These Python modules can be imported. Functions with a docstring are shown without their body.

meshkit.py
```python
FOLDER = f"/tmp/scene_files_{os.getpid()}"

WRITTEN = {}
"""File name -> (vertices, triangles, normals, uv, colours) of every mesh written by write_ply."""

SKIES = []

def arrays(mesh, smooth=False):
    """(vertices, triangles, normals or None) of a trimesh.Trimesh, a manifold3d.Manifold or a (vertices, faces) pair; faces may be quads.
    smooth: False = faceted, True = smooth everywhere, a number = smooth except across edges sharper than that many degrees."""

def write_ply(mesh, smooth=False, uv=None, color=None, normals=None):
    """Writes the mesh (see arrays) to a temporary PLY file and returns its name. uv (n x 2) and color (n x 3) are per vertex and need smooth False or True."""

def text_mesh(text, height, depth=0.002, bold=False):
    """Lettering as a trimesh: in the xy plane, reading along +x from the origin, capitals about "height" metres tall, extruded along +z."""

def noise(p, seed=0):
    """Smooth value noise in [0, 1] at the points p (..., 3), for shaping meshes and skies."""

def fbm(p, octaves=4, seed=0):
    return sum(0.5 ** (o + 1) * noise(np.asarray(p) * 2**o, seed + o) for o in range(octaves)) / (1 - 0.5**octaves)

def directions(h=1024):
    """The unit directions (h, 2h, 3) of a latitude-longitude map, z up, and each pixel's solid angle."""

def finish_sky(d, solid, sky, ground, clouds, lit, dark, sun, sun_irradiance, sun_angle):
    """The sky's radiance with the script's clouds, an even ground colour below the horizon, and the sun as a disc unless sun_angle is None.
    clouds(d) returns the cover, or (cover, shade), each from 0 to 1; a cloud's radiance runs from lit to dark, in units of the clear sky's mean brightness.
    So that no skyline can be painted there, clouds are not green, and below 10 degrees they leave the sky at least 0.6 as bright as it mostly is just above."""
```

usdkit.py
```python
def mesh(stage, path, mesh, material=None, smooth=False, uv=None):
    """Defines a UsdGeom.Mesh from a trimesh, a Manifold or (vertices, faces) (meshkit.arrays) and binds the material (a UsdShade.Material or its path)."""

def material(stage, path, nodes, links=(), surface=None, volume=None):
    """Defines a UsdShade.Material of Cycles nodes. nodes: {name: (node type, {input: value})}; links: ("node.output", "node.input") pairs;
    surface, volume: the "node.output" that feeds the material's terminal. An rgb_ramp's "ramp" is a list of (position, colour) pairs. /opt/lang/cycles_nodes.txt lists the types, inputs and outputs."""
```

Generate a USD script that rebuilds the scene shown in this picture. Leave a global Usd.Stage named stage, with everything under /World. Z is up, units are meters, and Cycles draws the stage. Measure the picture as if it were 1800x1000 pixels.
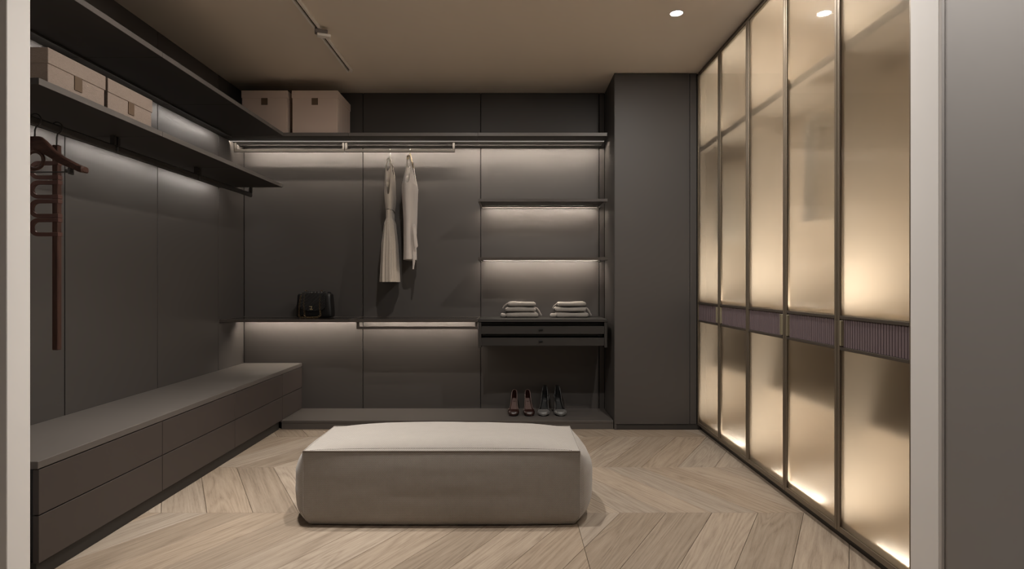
import math, random
import numpy as np, trimesh
from shapely.geometry import Polygon, box as sbox
from shapely import affinity
import usdkit, meshkit
from pxr import Usd, UsdGeom, UsdLux, Gf, Sdf

stage = Usd.Stage.CreateInMemory()
UsdGeom.SetStageUpAxis(stage, 'Z'); UsdGeom.SetStageMetersPerUnit(stage, 1.0)
UsdGeom.Xform.Define(stage, '/World'); UsdGeom.Scope.Define(stage, '/World/Looks')
rng = random.Random(7)

# ------------------------------------------------------------------ camera, exposure, big lights
H, CEIL = 1.0994, 2.70            # eye height, ceiling height; 1000 px focal length in an 1800 px frame
cam = UsdGeom.Camera.Define(stage, '/World/camera')
cam.CreateHorizontalApertureAttr(36.0); cam.CreateFocalLengthAttr(20.0)
cam.CreateClippingRangeAttr((0.05, 100.0)); cam.CreateExposureAttr(0.78)
cam.AddTranslateOp().Set((0, 0, H)); cam.AddRotateXOp().Set(90)

SPOTS = [  # (x, y, z, radius, intensity, cone)  ceiling fittings built further down; only the first is in view
    (0.97, 3.355, CEIL, .036, 40, 62),
    (0.97, 2.85, CEIL, .036, 1080, 50),  # out of view, placed to light the floor and ottoman top
    (-0.35, 2.48, CEIL, .036, 1350, 50),  # out of view, placed to light the left jamb and ottoman
]
UNSEEN_HALL_PANEL = (1.10, 1.70, 1.0, 1.5, 7.5)     # x0, x1, y0, y1, radiance of an unseen hall panel lamp lighting front wall and jambs
UNSEEN_TRACK_SPOTS = [(-1.206, 2.86, CEIL - .052, .032, 1750, 60), (-1.206, 2.62, CEIL - .052, .032, 1750, 60)]  # heads out of view, placed to light ottoman, floor and bench
LED_BACK, LED_SHELF, LED_LEFT, LED_WARD = 84.0, 95.0, 39.0, 165.0
WARM, NEUTRAL = (1.0, .80, .58), (1.0, .94, .87)

def disk_light(name, x, y, z, r, intensity, cone, col):
    l = UsdLux.DiskLight.Define(stage, '/World/' + name)
    l.CreateRadiusAttr(r); l.CreateIntensityAttr(intensity); l.CreateColorAttr(Gf.Vec3f(*col))
    s = UsdLux.ShapingAPI.Apply(l.GetPrim()); s.CreateShapingConeAngleAttr(cone); s.CreateShapingConeSoftnessAttr(.5)
    l.AddTranslateOp().Set((x, y, z))
    return l
for i, s in enumerate(SPOTS): disk_light('downlight_lamp_%03d' % i, s[0], s[1], s[2] - .004, *s[3:], NEUTRAL)
for i, s in enumerate(UNSEEN_TRACK_SPOTS): disk_light('unseen_track_lamp_%03d' % i, *s, NEUTRAL)
# (the LED strips are emitting meshes, the dim dome is what an unlit world gives)

# ------------------------------------------------------------------ helpers
MATS = {}
def material(name, nodes, links=(), surface='p.BSDF'):
    MATS[name] = usdkit.material(stage, '/World/Looks/' + name, nodes, links, surface=surface); return MATS[name]
def plain(name, col, rough=.5, metal=0., spec=.5, **kw):
    return material(name, {'p': ('principled_bsdf', dict(base_color=col, roughness=rough, metallic=metal, specular_ior_level=spec, **kw))})
def srgb(r, g, b):
    f = lambda c: (c / 255 / 12.92) if c / 255 < .04045 else ((c / 255 + .055) / 1.055) ** 2.4
    return (f(r), f(g), f(b))
def glow(name, col, strength):
    return material(name, {'e': ('emission', dict(color=col, strength=strength))}, surface='e.emission')

used = {}
def unique(path):
    n = used.get(path); used[path] = 0 if n is None else n + 1
    return path if n is None else unique_num(path, used[path])
def unique_num(path, n):
    return '%s_%03d' % (path, n)
def tag(o, label=None, cat=None, group=None, kind=None):
    for k, v in (('label', label), ('category', cat), ('group', group), ('kind', kind)):
        if v: o.SetCustomDataByKey(k, v)
    return o
ORIGIN = {}
def thing(name, label, cat, loc=(0, 0, 0), rz=0., group=None, kind=None, scale=None):
    p = unique('/World/' + name); x = UsdGeom.Xform.Define(stage, p)
    x.AddTranslateOp().Set(tuple(map(float, loc)))
    if rz: x.AddRotateZOp().Set(float(rz))
    if scale: x.AddScaleOp().Set(scale)
    ORIGIN[p] = np.array(loc, float)
    return tag(x.GetPrim(), label, cat, group, kind)
def part(name, m, mat, parent, smooth=False, uv=None, local=False, label=None, kind=None):
    """mesh as a part; m in world coordinates unless local"""
    if hasattr(m, 'to_mesh'):
        q = m.to_mesh(); m = trimesh.Trimesh(q.vert_properties[:, :3], q.tri_verts, process=False)
    p = unique(str(parent.GetPath()) + '/' + name)
    root = '/'.join(p.split('/')[:3])
    m = m.copy()
    if not local and root in ORIGIN: m.apply_translation(-ORIGIN[root])
    g = usdkit.mesh(stage, p, m, MATS[mat], smooth=smooth, uv=uv)
    return tag(g.GetPrim(), label, None, None, kind)
def dup(src, label, loc, rz=0., group=None, cat=None, scale=None):
    d = src.GetCustomData()
    base = src.GetName().rstrip('0123456789').rstrip('_')
    t = thing(base, label, cat or d['category'], loc, rz, group or d.get('group'), scale=scale)
    t.GetReferences().AddInternalReference(src.GetPath()); t.SetInstanceable(True)
    return t
def struct(name, m, mat, label=None, **k):
    p = unique('/World/' + name); g = usdkit.mesh(stage, p, m, MATS[mat], **k)
    return tag(g.GetPrim(), label, None, None, 'structure')

def B(x0, x1, y0, y1, z0, z1, c=0.):
    """box, with chamfered edges when c > 0"""
    x0, x1 = sorted((x0, x1)); y0, y1 = sorted((y0, y1)); z0, z1 = sorted((z0, z1))
    if c <= 0:
        b = trimesh.creation.box((x1 - x0, y1 - y0, z1 - z0)); b.apply_translation(((x0 + x1) / 2, (y0 + y1) / 2, (z0 + z1) / 2)); return b
    c = min(c, (x1 - x0) * .45, (y1 - y0) * .45, (z1 - z0) * .45)
    pts = []
    for x, sx in ((x0, 1), (x1, -1)):
        for y, sy in ((y0, 1), (y1, -1)):
            for z, sz in ((z0, 1), (z1, -1)):
                pts += [(x, y + sy * c, z + sz * c), (x + sx * c, y, z + sz * c), (x + sx * c, y + sy * c, z)]
    return trimesh.convex.convex_hull(np.array(pts))
def J(*ms): return trimesh.util.concatenate([m for m in ms])
def tube(pts, r, n=10, closed=False, caps=True):
    p = np.asarray(pts, float); k = len(p)
    r = np.broadcast_to(np.asarray(r, float), (k,))
    t = (np.roll(p, -1, 0) - np.roll(p, 1, 0)) if closed else np.gradient(p, axis=0)
    t /= np.linalg.norm(t, axis=1, keepdims=True) + 1e-12
    ref = np.array([0, 0, 1.]) if abs(t[0, 2]) < .9 else np.array([1., 0, 0])
    a = np.cross(t[0], ref); a /= np.linalg.norm(a); A = [a]
    for i in range(1, k):
        a = A[-1] - t[i] * np.dot(A[-1], t[i]); A.append(a / np.linalg.norm(a))
    A = np.array(A); Bn = np.cross(t, A); ang = np.arange(n) * 2 * np.pi / n
    v = p[:, None] + r[:, None, None] * (np.cos(ang)[None, :, None] * A[:, None] + np.sin(ang)[None, :, None] * Bn[:, None])
    v = v.reshape(-1, 3); f = []
    for i in range(k if closed else k - 1):
        j = (i + 1) % k
        for q in range(n):
            w = (q + 1) % n
            f += [(i * n + q, i * n + w, j * n + w), (i * n + q, j * n + w, j * n + q)]
    if caps and not closed:
        v = np.vstack([v, p[0], p[-1]])
        for q in range(n):
            w = (q + 1) % n
            f += [(len(v) - 2, w, q), (len(v) - 1, (k - 1) * n + q, (k - 1) * n + w)]
    m = trimesh.Trimesh(v, np.array(f), process=False); m.fix_normals() if False else None
    return m
def grid_mesh(P, keep=None, thick=0., closed_u=False):
    """P (nu, nv, 3) -> sheet, with faces kept by keep (nu-1|nu, nv-1); thick gives the sheet a back and rims"""
    nu, nv = P.shape[:2]; idx = np.arange(nu * nv).reshape(nu, nv); F = []
    for i in range(nu if closed_u else nu - 1):
        i2 = (i + 1) % nu
        for j in range(nv - 1):
            if keep is None or keep[i, j]:
                F += [(idx[i, j], idx[i2, j], idx[i2, j + 1]), (idx[i, j], idx[i2, j + 1], idx[i, j + 1])]
    V = P.reshape(-1, 3); F = np.array(F)
    m = trimesh.Trimesh(V, F, process=False)
    if thick:
        n = np.zeros_like(V); fn = np.cross(V[F[:, 1]] - V[F[:, 0]], V[F[:, 2]] - V[F[:, 0]])
        for k in range(3): np.add.at(n, F[:, k], fn)
        n /= np.linalg.norm(n, axis=1, keepdims=True) + 1e-12
        e = np.sort(np.vstack([F[:, [0, 1]], F[:, [1, 2]], F[:, [2, 0]]]), axis=1)
        o = np.vstack([F[:, [0, 1]], F[:, [1, 2]], F[:, [2, 0]]])
        u, inv, cnt = np.unique(e, axis=0, return_inverse=True, return_counts=True)
        rim = o[cnt[inv.ravel()] == 1]; N = len(V)
        R = np.vstack([np.stack([rim[:, 1], rim[:, 0], rim[:, 0] + N], 1), np.stack([rim[:, 1], rim[:, 0] + N, rim[:, 1] + N], 1)])
        m = trimesh.Trimesh(np.vstack([V, V - n * thick]), np.vstack([F, F[:, ::-1] + N, R]), process=False)
    m.remove_unreferenced_vertices()
    return m
def extrude_xz(poly, y0, y1):
    """polygon given in (x, z), extruded along y"""
    m = trimesh.creation.extrude_polygon(poly, y1 - y0, engine='earcut')
    m.apply_transform(np.array([[1, 0, 0, 0], [0, 0, 1, y0], [0, 1, 0, 0], [0, 0, 0, 1.]])); m.invert(); return m
def extrude_yz(poly, x0, x1):
    m = trimesh.creation.extrude_polygon(poly, x1 - x0, engine='earcut')
    m.apply_transform(np.array([[0, 0, 1, x0], [1, 0, 0, 0], [0, 1, 0, 0], [0, 0, 0, 1.]])); return m

# ------------------------------------------------------------------ materials
def lacquer(name, col, rough=.48, bump=.0):
    return material(name, {'tc': ('geometry', {}), 'n': ('noise_texture', dict(scale=420, detail=2)),
        'bp': ('bump', dict(strength=.06, distance=.0006)), 'p': ('principled_bsdf', dict(base_color=col, roughness=rough, specular_ior_level=.4))},
        [('tc.position', 'n.vector'), ('n.fac', 'bp.height'), ('bp.normal', 'p.normal')])
lacquer('panel', (.070, .0628, .0585), .5)
lacquer('drawer_front', (.058, .0465, .042), .5)
lacquer('bench_top', (.110, .097, .088), .42)
lacquer('shelf_board', (.034, .030, .027), .62)  # darkened so the shelf undersides look in shade
lacquer('shelf_edge_lit', (.135, .122, .113), .45)  # paler than the boards: light on the front edges put into colour
lacquer('platform', (.088, .077, .070), .45)
plain('groove', (.012, .010, .009), .8)
plain('metal_dark', (.030, .026, .023), .38, spec=.5)
plain('metal_frame', (.060, .050, .043), .36, spec=.5)
plain('rail_bronze', (.030, .026, .022), .5, 0, .2)
plain('smoked_glass', (.020, .017, .015), .10, spec=.5)
plain('black_box', (.010, .009, .008), .6)
plain('drawer_dark', (.024, .0215, .0195), .45)
plain('alu', (.42, .38, .34), .4, .6)
plain('ceiling_paint', (.80, .71, .61), .85, spec=.2)
plain('white_paint', (.82, .80, .785), .6, spec=.3)
plain('wall_paint', (.49, .46, .435), .7, spec=.3)
plain('hall_paint', (.55, .53, .51), .8, spec=.2)
plain('ward_inner', (.62, .545, .46), .6, spec=.2)
plain('ward_metal', (.19, .155, .115), .38, .45)
plain('ward_dark', (.085, .070, .057), .4, .2)
plain('flute', (.165, .125, .135), .5)
plain('handle_brass', (.33, .29, .20), .4, .3)
plain('brass', (.62, .50, .30), .3, .9)
plain('chain', (.16, .11, .06), .35, .9)
plain('leather_black', (.0045, .004, .004), .45)
plain('tab', (.118, .076, .046), .7)
plain('hanger_white', (.78, .75, .70), .5)
plain('hanger_pale', (.72, .60, .40), .5)
plain('chrome', (.55, .52, .48), .25, 1.)
plain('band_leather', (.085, .036, .027), .55)
plain('shoe_wine', (.020, .006, .0045), .35)
plain('shoe_insole', (.095, .056, .048), .6)
plain('shoe_trim', (.20, .135, .115), .5)
plain('shoe_grey', (.085, .082, .079), .35, sheen_weight=.3)
plain('shoe_black', (.006, .006, .006), .6)
plain('track_white', (.85, .80, .75), .5)
plain('track_groove', (.03, .025, .02), .6)
plain('track_grey', (.20, .17, .155), .5)
def fabric(name, col, scale=520, strength=.35, var=.12, dist=.0012, wave=None):
    c2 = tuple(c * (1 - var * 2.2) for c in col)
    nodes = {'g': ('geometry', {}), 'n': ('noise_texture', dict(scale=scale, detail=3, roughness=.6)), 'n2': ('noise_texture', dict(scale=9, detail=2)),
             'r': ('rgb_ramp', dict(ramp=[(.3, c2), (.7, col)])), 'bp': ('bump', dict(strength=strength, distance=dist)),
             'p': ('principled_bsdf', dict(roughness=.9, specular_ior_level=.15, sheen_weight=.25, sheen_roughness=.5))}
    links = [('g.position', 'n.vector'), ('g.position', 'n2.vector'), ('n.fac', 'r.fac'), ('r.color', 'p.base_color'), ('n.fac', 'bp.height'), ('bp.normal', 'p.normal')]
    return material(name, nodes, links)
# ottoman: small herringbone weave from two crossing bands chosen by a third
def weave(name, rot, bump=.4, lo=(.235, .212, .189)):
    material(name, {
    'g': ('geometry', {}), 'm0': ('mapping', dict(rotation=rot)), 'm1': ('mapping', dict(rotation=(0, .70, 0))), 'm2': ('mapping', dict(rotation=(0, -.70, 0))),
    'w1': ('wave_texture', dict(wave_type='bands', bands_direction='z', scale=58, distortion=.5, detail=1, detail_scale=4)),
    'w2': ('wave_texture', dict(wave_type='bands', bands_direction='z', scale=58, distortion=.5, detail=1, detail_scale=4)),
    'mx': ('math', dict(math_type='multiply')), 'n': ('noise_texture', dict(scale=600, detail=2)), 'n2': ('noise_texture', dict(scale=26, detail=3)), 'ad': ('math', dict(math_type='multiply_add', value2=.35)),
    'ad2': ('math', dict(math_type='multiply_add', value2=.22)),
    'r': ('rgb_ramp', dict(ramp=[(.10, lo), (.8, (.43, .398, .366))])), 'bp': ('bump', dict(strength=bump, distance=.0014)),
    'p': ('principled_bsdf', dict(roughness=.92, specular_ior_level=.12, sheen_weight=.3, sheen_roughness=.5))},
    [('g.position', 'm0.vector'), ('m0.vector', 'm1.vector'), ('m0.vector', 'm2.vector'), ('m1.vector', 'w1.vector'), ('m2.vector', 'w2.vector'),
     ('w1.fac', 'mx.value1'), ('w2.fac', 'mx.value2'), ('g.position', 'n.vector'), ('g.position', 'n2.vector'), ('n.fac', 'ad.value1'), ('mx.value', 'ad.value3'), ('n2.fac', 'ad2.value1'), ('ad.value', 'ad2.value3'),
     ('ad2.value', 'r.fac'), ('r.color', 'p.base_color'), ('ad.value', 'bp.height'), ('bp.normal', 'p.normal')])
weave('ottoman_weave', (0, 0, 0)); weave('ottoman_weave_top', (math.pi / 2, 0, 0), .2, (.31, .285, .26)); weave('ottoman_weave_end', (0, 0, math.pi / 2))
plain('piping', (.13, .108, .090), .9)
fabric('paper_smooth_lit', (.60, .475, .405), 900, .08, .01)  # smooth paper, tone raised to stand in for light on the back boxes
fabric('linen', (.52, .455, .385), 420, .5, .16)
fabric('crepe', (.50, .450, .415), 650, .12, .04)
fabric('knit', (.31, .28, .25), 380, .45, .10)
fabric('knit_dark', (.09, .078, .068), 380, .45, .10)
fabric('pale_cloth', (.74, .68, .60), 300, .2, .05)
material('paper_box', {'g': ('geometry', {}), 'm': ('mapping', dict(scale=(1, 1, 3.2))), 'n': ('noise_texture', dict(scale=95, detail=4, roughness=.6, distortion=.6)),
    'r': ('rgb_ramp', dict(ramp=[(.3, (.27, .213, .178)), (.7, (.32, .258, .218))])), 'bp': ('bump', dict(strength=.55, distance=.003)),
    'p': ('principled_bsdf', dict(roughness=.75, specular_ior_level=.25))},
    [('g.position', 'm.vector'), ('m.vector', 'n.vector'), ('n.fac', 'r.fac'), ('r.color', 'p.base_color'), ('n.fac', 'bp.height'), ('bp.normal', 'p.normal')])
def wood(name, a, b, c, scale=(2.2, 60, 1), rough=.5, bump=.25, rings=True):
    """grain runs along u of the UV map (metres): growth-ring lines bent into flames, plus fine pores"""
    nodes = {'uv': ('texture_coordinate', {}), 'm': ('mapping', dict(scale=scale)), 'm2': ('mapping', dict(scale=(.55, 6.2, 1))), 'm3': ('mapping', dict(scale=(16, 380, 1))),
        'n2': ('noise_texture', dict(scale=1.0, detail=2.5, distortion=.6)), 'k': ('math', dict(math_type='multiply', value2=30.)), 'fr': ('math', dict(math_type='pingpong', value2=1.0)),
        'n': ('noise_texture', dict(scale=1.5, detail=5, roughness=.6)), 'n3': ('noise_texture', dict(scale=1.0, detail=2, roughness=.7)),
        'mx': ('mix_float', dict(fac=.27)), 'mx2': ('mix_float', dict(fac=.36)),
        'r': ('rgb_ramp', dict(ramp=[(.24, a), (.46, b), (.74, c)])), 'bp': ('bump', dict(strength=bump, distance=.0012)),
        'p': ('principled_bsdf', dict(roughness=rough, specular_ior_level=.3))}
    links = [('uv.UV', 'm.vector'), ('uv.UV', 'm2.vector'), ('uv.UV', 'm3.vector'), ('m.vector', 'n.vector'), ('m2.vector', 'n2.vector'), ('m3.vector', 'n3.vector'),
        ('n2.fac', 'k.value1'), ('k.value', 'fr.value1'), ('n.fac', 'mx.a'), ('fr.value', 'mx.b'), ('mx.result', 'mx2.a'), ('n3.fac', 'mx2.b'),
        ('mx2.result', 'r.fac'), ('r.color', 'p.base_color'), ('mx2.result', 'bp.height'), ('bp.normal', 'p.normal')]
    return material(name, nodes, links)
TONES = []
for i, (t, w) in enumerate([(1.0, 0), (.86, .02), (1.12, -.01), (.94, .03), (1.06, .01), (.80, .03), (1.0, -.02)]):
    mk = lambda r, g, b: (r * t * (1 + w), g * t, b * t * (1 - 1.2 * w))
    wood('oak_%s' % 'abcdefg'[i], mk(.175, .134, .099), mk(.335, .270, .209), mk(.44, .365, .290)); TONES.append('oak_%s' % 'abcdefg'[i])
wood('hanger_wood', (.026, .012, .009), (.055, .026, .019), (.090, .045, .033), (4, 60, 1), .45, .15)
glow('lens_glow', (1, .93, .86), .26); glow('led_back2', (1, .88, .75), 36.); glow('led_back', (1, .88, .75), LED_BACK); glow('led_shelf', (1, .88, .75), LED_SHELF); glow('led_left', (1, .93, .86), LED_LEFT)
glow('unseen_hall_panel', (1, .97, .94), UNSEEN_HALL_PANEL[4])
glow('led_ward', (1, .86, .68), 3.); glow('lamp_face', (1, .96, .90), 12.)
# frosted bronze glass: sharp reflection on its skin, blurred transmission
material('frosted_glass', {'f': ('fresnel', dict(IOR=1.4)), 'g': ('glossy_bsdf', dict(color=(1, 1, 1), roughness=.035)),
    't': ('refraction_bsdf', dict(color=(.97, .95, .915), roughness=.24, IOR=1.4)), 'm': ('mix_closure', {})},
    [('f.fac', 'm.fac'), ('t.BSDF', 'm.closure1'), ('g.BSDF', 'm.closure2')], surface='m.closure')

# ------------------------------------------------------------------ the setting
XL, XR, YB = -2.2375, 1.4006, 4.75        # left wall, wardrobe fronts, back wall
YF, YN_L, YN_R = 1.93, 1.839, 1.789       # the opening's wall: closet side, hall side left and right
OL, OR = -1.633, 1.351                    # the opening's jambs
HX0, HX1, HY = -2.7, 2.7, -1.9            # hall

floor = thing('floor', None, None, kind='structure')
part('subfloor', B(HX0, 2.1, HY, YB + .1, -.06, -.012), 'groove', floor)
ROW, PITCH, LEAN, Y0 = .682, .2213, .409, 2.742
G = .0008
def plank_rows():
    for row in range(-3, 3):
        ya, yb = Y0 + row * ROW, Y0 + (row + 1) * ROW
        up = (row % 2 == 0)                       # even rows lean to the left going away
        base = .5215
        for k in range(-16, 12):
            xa = base + k * PITCH
            x_lo, x_hi = (xa, xa - LEAN) if up else (xa - LEAN, xa)
            yield row, k, [(x_lo, ya), (x_lo + PITCH, ya), (x_hi + PITCH, yb), (x_hi, yb)]
def plank_mesh(poly):
    """flat-topped board with a tiny bevel; polygon in x, y"""
    top = poly.buffer(-.0012, join_style='mitre')
    if top.is_empty or top.geom_type != 'Polygon' or poly.geom_type != 'Polygon': return None
    o, i = np.array(poly.exterior.coords)[:-1], np.array(top.exterior.coords)[:-1]
    if poly.exterior.is_ccw is False: o = o[::-1]
    if top.exterior.is_ccw is False: i = i[::-1]
    pts = np.vstack([np.c_[o, np.full(len(o), -.012)], np.c_[o, np.full(len(o), -.0010)], np.c_[i, np.zeros(len(i))]])
    return trimesh.convex.convex_hull(pts)
FLOOR_AREA = sbox(-1.80, .60, 1.46, YB)
HALL_AREA = sbox(HX0, -1.0, HX1, YF)
for row, k, q in plank_rows():
    P = Polygon(q).buffer(-G, join_style='mitre')
    P = P.intersection(sbox(-1.785, -.01, 1.45, 4.36))
    pieces = [P]
    if row == -1:
        pieces = [P.intersection(sbox(-9, -9, .3012, 9)), P.intersection(sbox(.3028, -9, 9, 9))]
    for pc in pieces:
        if pc.is_empty or pc.geom_type != 'Polygon' or pc.area < 4e-4: continue
        m = plank_mesh(pc)
        if m is None: continue
        d = np.array([-LEAN if row % 2 == 0 else LEAN, ROW]); d /= np.linalg.norm(d); e = np.array([d[1], -d[0]])
        c = np.array(q).mean(0)
        # every face its own vertices: crisp edges and plank-aligned UVs
        m.unmerge_vertices(); v = np.array(m.vertices)
        uv = np.c_[(v[:, :2] - c) @ d + rng.uniform(0, 40), (v[:, :2] - c) @ e + rng.uniform(0, 40)]
        part('plank', m, TONES[rng.randrange(7)], floor, uv=uv)
part('hall_floor', B(HX0, HX1, HY, -.012, -.012, 0), 'hall_paint', floor)
for xa, xb in ((HX0, -1.787), (1.452, HX1)): part('hall_floor', B(xa, xb, -.012, YN_R, -.012, 0), 'hall_paint', floor)

ceil = struct('ceiling', B(HX0, 2.7, HY, YB + .1, CEIL, CEIL + .08), 'ceiling_paint')
# left wall with its joints, back wall with its joints: panels are parts
wl = thing('wall_left', None, None, kind='structure')
part('wall_core', B(XL - .12, XL - .018, YF, YB + .1, 0, CEIL), 'groove', wl)
ys = [YF, 2.1, 2.847, 3.592, 4.336, YB]
for a, b in zip(ys[:-1], ys[1:]):
    part('panel', B(XL - .018, XL, a + .0032, b - .0032, 0, CEIL - .002, .001), 'panel', wl)
wb = thing('wall_back', None, None, kind='structure')
part('wall_core', B(XL - .018, 2.1, YB + .018, YB + .12, 0, CEIL), 'groove', wb)
xs = [XL, -1.2446, -.2613, .727, .7745]
for a, b in zip(xs[:-1], xs[1:]):
    part('panel', B(a + .0032, b - .0032, YB, YB + .018, 0, CEIL - .002, .001), 'panel', wb)
struct('wall_right', B(2.02, 2.12, YF, YB + .018, 0, CEIL), 'hall_paint')
# wall with the opening through which one looks in
wfl = thing('wall_front_left', None, None, kind='structure')
part('pier', B(HX0, OL, YN_L, YF, 0, CEIL, .002), 'white_paint', wfl)
wfr = thing('wall_front_right', None, None, kind='structure')
part('pier', B(OR, HX1, YN_R + .012, YF, 0, CEIL, .002), 'white_paint', wfr)
part('casing', B(OR, OR + .010, YN_R, YN_R + .012, 0, CEIL, .001), 'wall_paint', wfr)
part('wall_panel', B(OR + .014, HX1, YN_R, YN_R + .012, 0, CEIL, .003), 'wall_paint', wfr)
struct('wall_hall_left', B(HX0 - .1, HX0, HY, YF, 0, CEIL), 'hall_paint')
struct('wall_hall_right', B(HX1, HX1 + .1, HY, YF, 0, CEIL), 'hall_paint')
struct('wall_hall_back', B(HX0, HX1, HY - .1, HY, 0, CEIL), 'hall_paint')

# ------------------------------------------------------------------ base platform along the back wall
XP0, XP1 = -1.752, .7745 - .004
pl = thing('platform', 'low grey-brown plinth along the back wall, carrying the two pairs of heels', 'plinth', (-.5, 4.53, 0))
part('top_board', J(B(XP0 + .001, XP1, 4.32, YB, .046, .066, .0015), B(XP0 - .484, XP0 + .002, 4.349, YB, .046, .066)), 'platform', pl)
part('front_board', B(XP0 + .001, XP1, 4.322, 4.34, 0, .0455, .001), 'platform', pl)

# ------------------------------------------------------------------ drawer bench along the left wall
XB = -1.752
Ys = [2.106, 2.853, 3.600, 4.347, YB]
bt = thing('bench_top', 'long grey-brown slab topping the low drawer bench at the left wall', 'bench top', (-2, 3.4, .416))
part('slab', B(XL, XB, Ys[0] - .004, YB, .4165, .4450, .0018), 'bench_top', bt)
names = ['nearest the doorway, open black end showing', 'second from the doorway', 'third from the doorway', 'narrow one in the far corner, standing on the plinth']
for i in range(4):
    a, b = Ys[i], Ys[i + 1]
    z0 = .0644 if i < 3 else .067
    u = thing('drawer_unit', 'low dark brown two-drawer bench unit, ' + names[i], 'drawer unit', (-2, (a + b) / 2, 0), group='drawer units of the bench')
    part('body', B(XL, XB - .026, a + (.014 if i == 0 else .0005), b - .0005, z0, .416), 'black_box', u)
    if i < 3: part('plinth', B(XL, XB - .018, a + (.01 if i == 0 else 0), b if i < 2 else 4.318, 0, z0 - .0005), 'shelf_board', u)
    zm = .2425
    for z1, z2 in ((zm + .0022, .4125), (z0 + .001, zm - .0022)):
        part('drawer', B(XB - .024, XB - .001, a + .0018, b - .0018, z1, z2, .0012), 'drawer_front', u)

# ------------------------------------------------------------------ wardrobe with frosted glass doors on the right
DY = [4.303, 3.853, 3.3905, 2.9235, 2.453, 1.9865]
XD = XR                                   # door face
def door(t, ya, yb, handle_side, order):
    """ya > yb in depth; frame mesh with panes, fluted band and pull"""
    y0, y1 = yb + .0015, ya - .0015; s = .0185; D = .022
    zb, zt = .0405, 2.677
    x0, x1 = XD, XD + D
    fr = [B(x0, x1, y0, y0 + s, zb, zt, .0012), B(x0, x1, y1 - s, y1, zb, zt, .0012),
          B(x0, x1, y0 + s, y1 - s, zb, .0636, .001), B(x0, x1, y0 + s, y1 - s, 2.664, zt, .001)]
    d = part('door', J(*fr), 'ward_metal', t)
    part('band_rail', J(B(x0, x1, y0 + s, y1 - s, .952, .9655, .001), B(x0, x1, y0 + s, y1 - s, .8193, .8325, .001)), 'ward_dark', d)
    for za, zc in ((.9655, 2.664), (.0636, .8193)):
        part('glass_pane', B(x0 + .005, x0 + .011, y0 + s, y1 - s, za, zc), 'frosted_glass', d)
    n = 26; yy0, yy1 = y0 + s, y1 - s; w = (yy1 - yy0) / n
    fl = [B(x0 + .0135, x0 + .0175, yy0, yy1, .8325, .952)]
    part('fluted_backing', B(x0 + .0128, x0 + .0134, yy0, yy1, .8325, .952), 'ward_dark', d)
    for k in range(n):
        fl.append(B(x0 + .006, x0 + .015, yy0 + k * w + .0013, yy0 + (k + 1) * w - .0013, .8327, .9518, .0014))
    part('fluted_panel', J(*fl), 'flute', d)
    hy = (y1 - s - .021, y1 - s - .001) if handle_side > 0 else (y0 + s + .001, y0 + s + .021)
    part('handle', J(B(x0 - .002, x0 + .010, hy[0], hy[1], .838, .946, .002), B(x0 - .006, x0 - .001, hy[0] + .013 * (handle_side < 0), hy[1] - .013 * (handle_side > 0), .838, .946, .001)), 'handle_brass', d)
bays = [('two tall frosted glass doors next to the dark tall cabinet', 4.303, 3.3905, [(4.303, 3.853, -1), (3.853, 3.3905, 1)]),
        ('two tall frosted glass doors, middle of the right wall', 3.3905, 2.453, [(3.3905, 2.9235, -1), (2.9235, 2.453, 1)]),
        ('single tall frosted glass door beside the doorway jamb', 2.453, 1.9865, [(2.453, 1.9865, 1)])]
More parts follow.
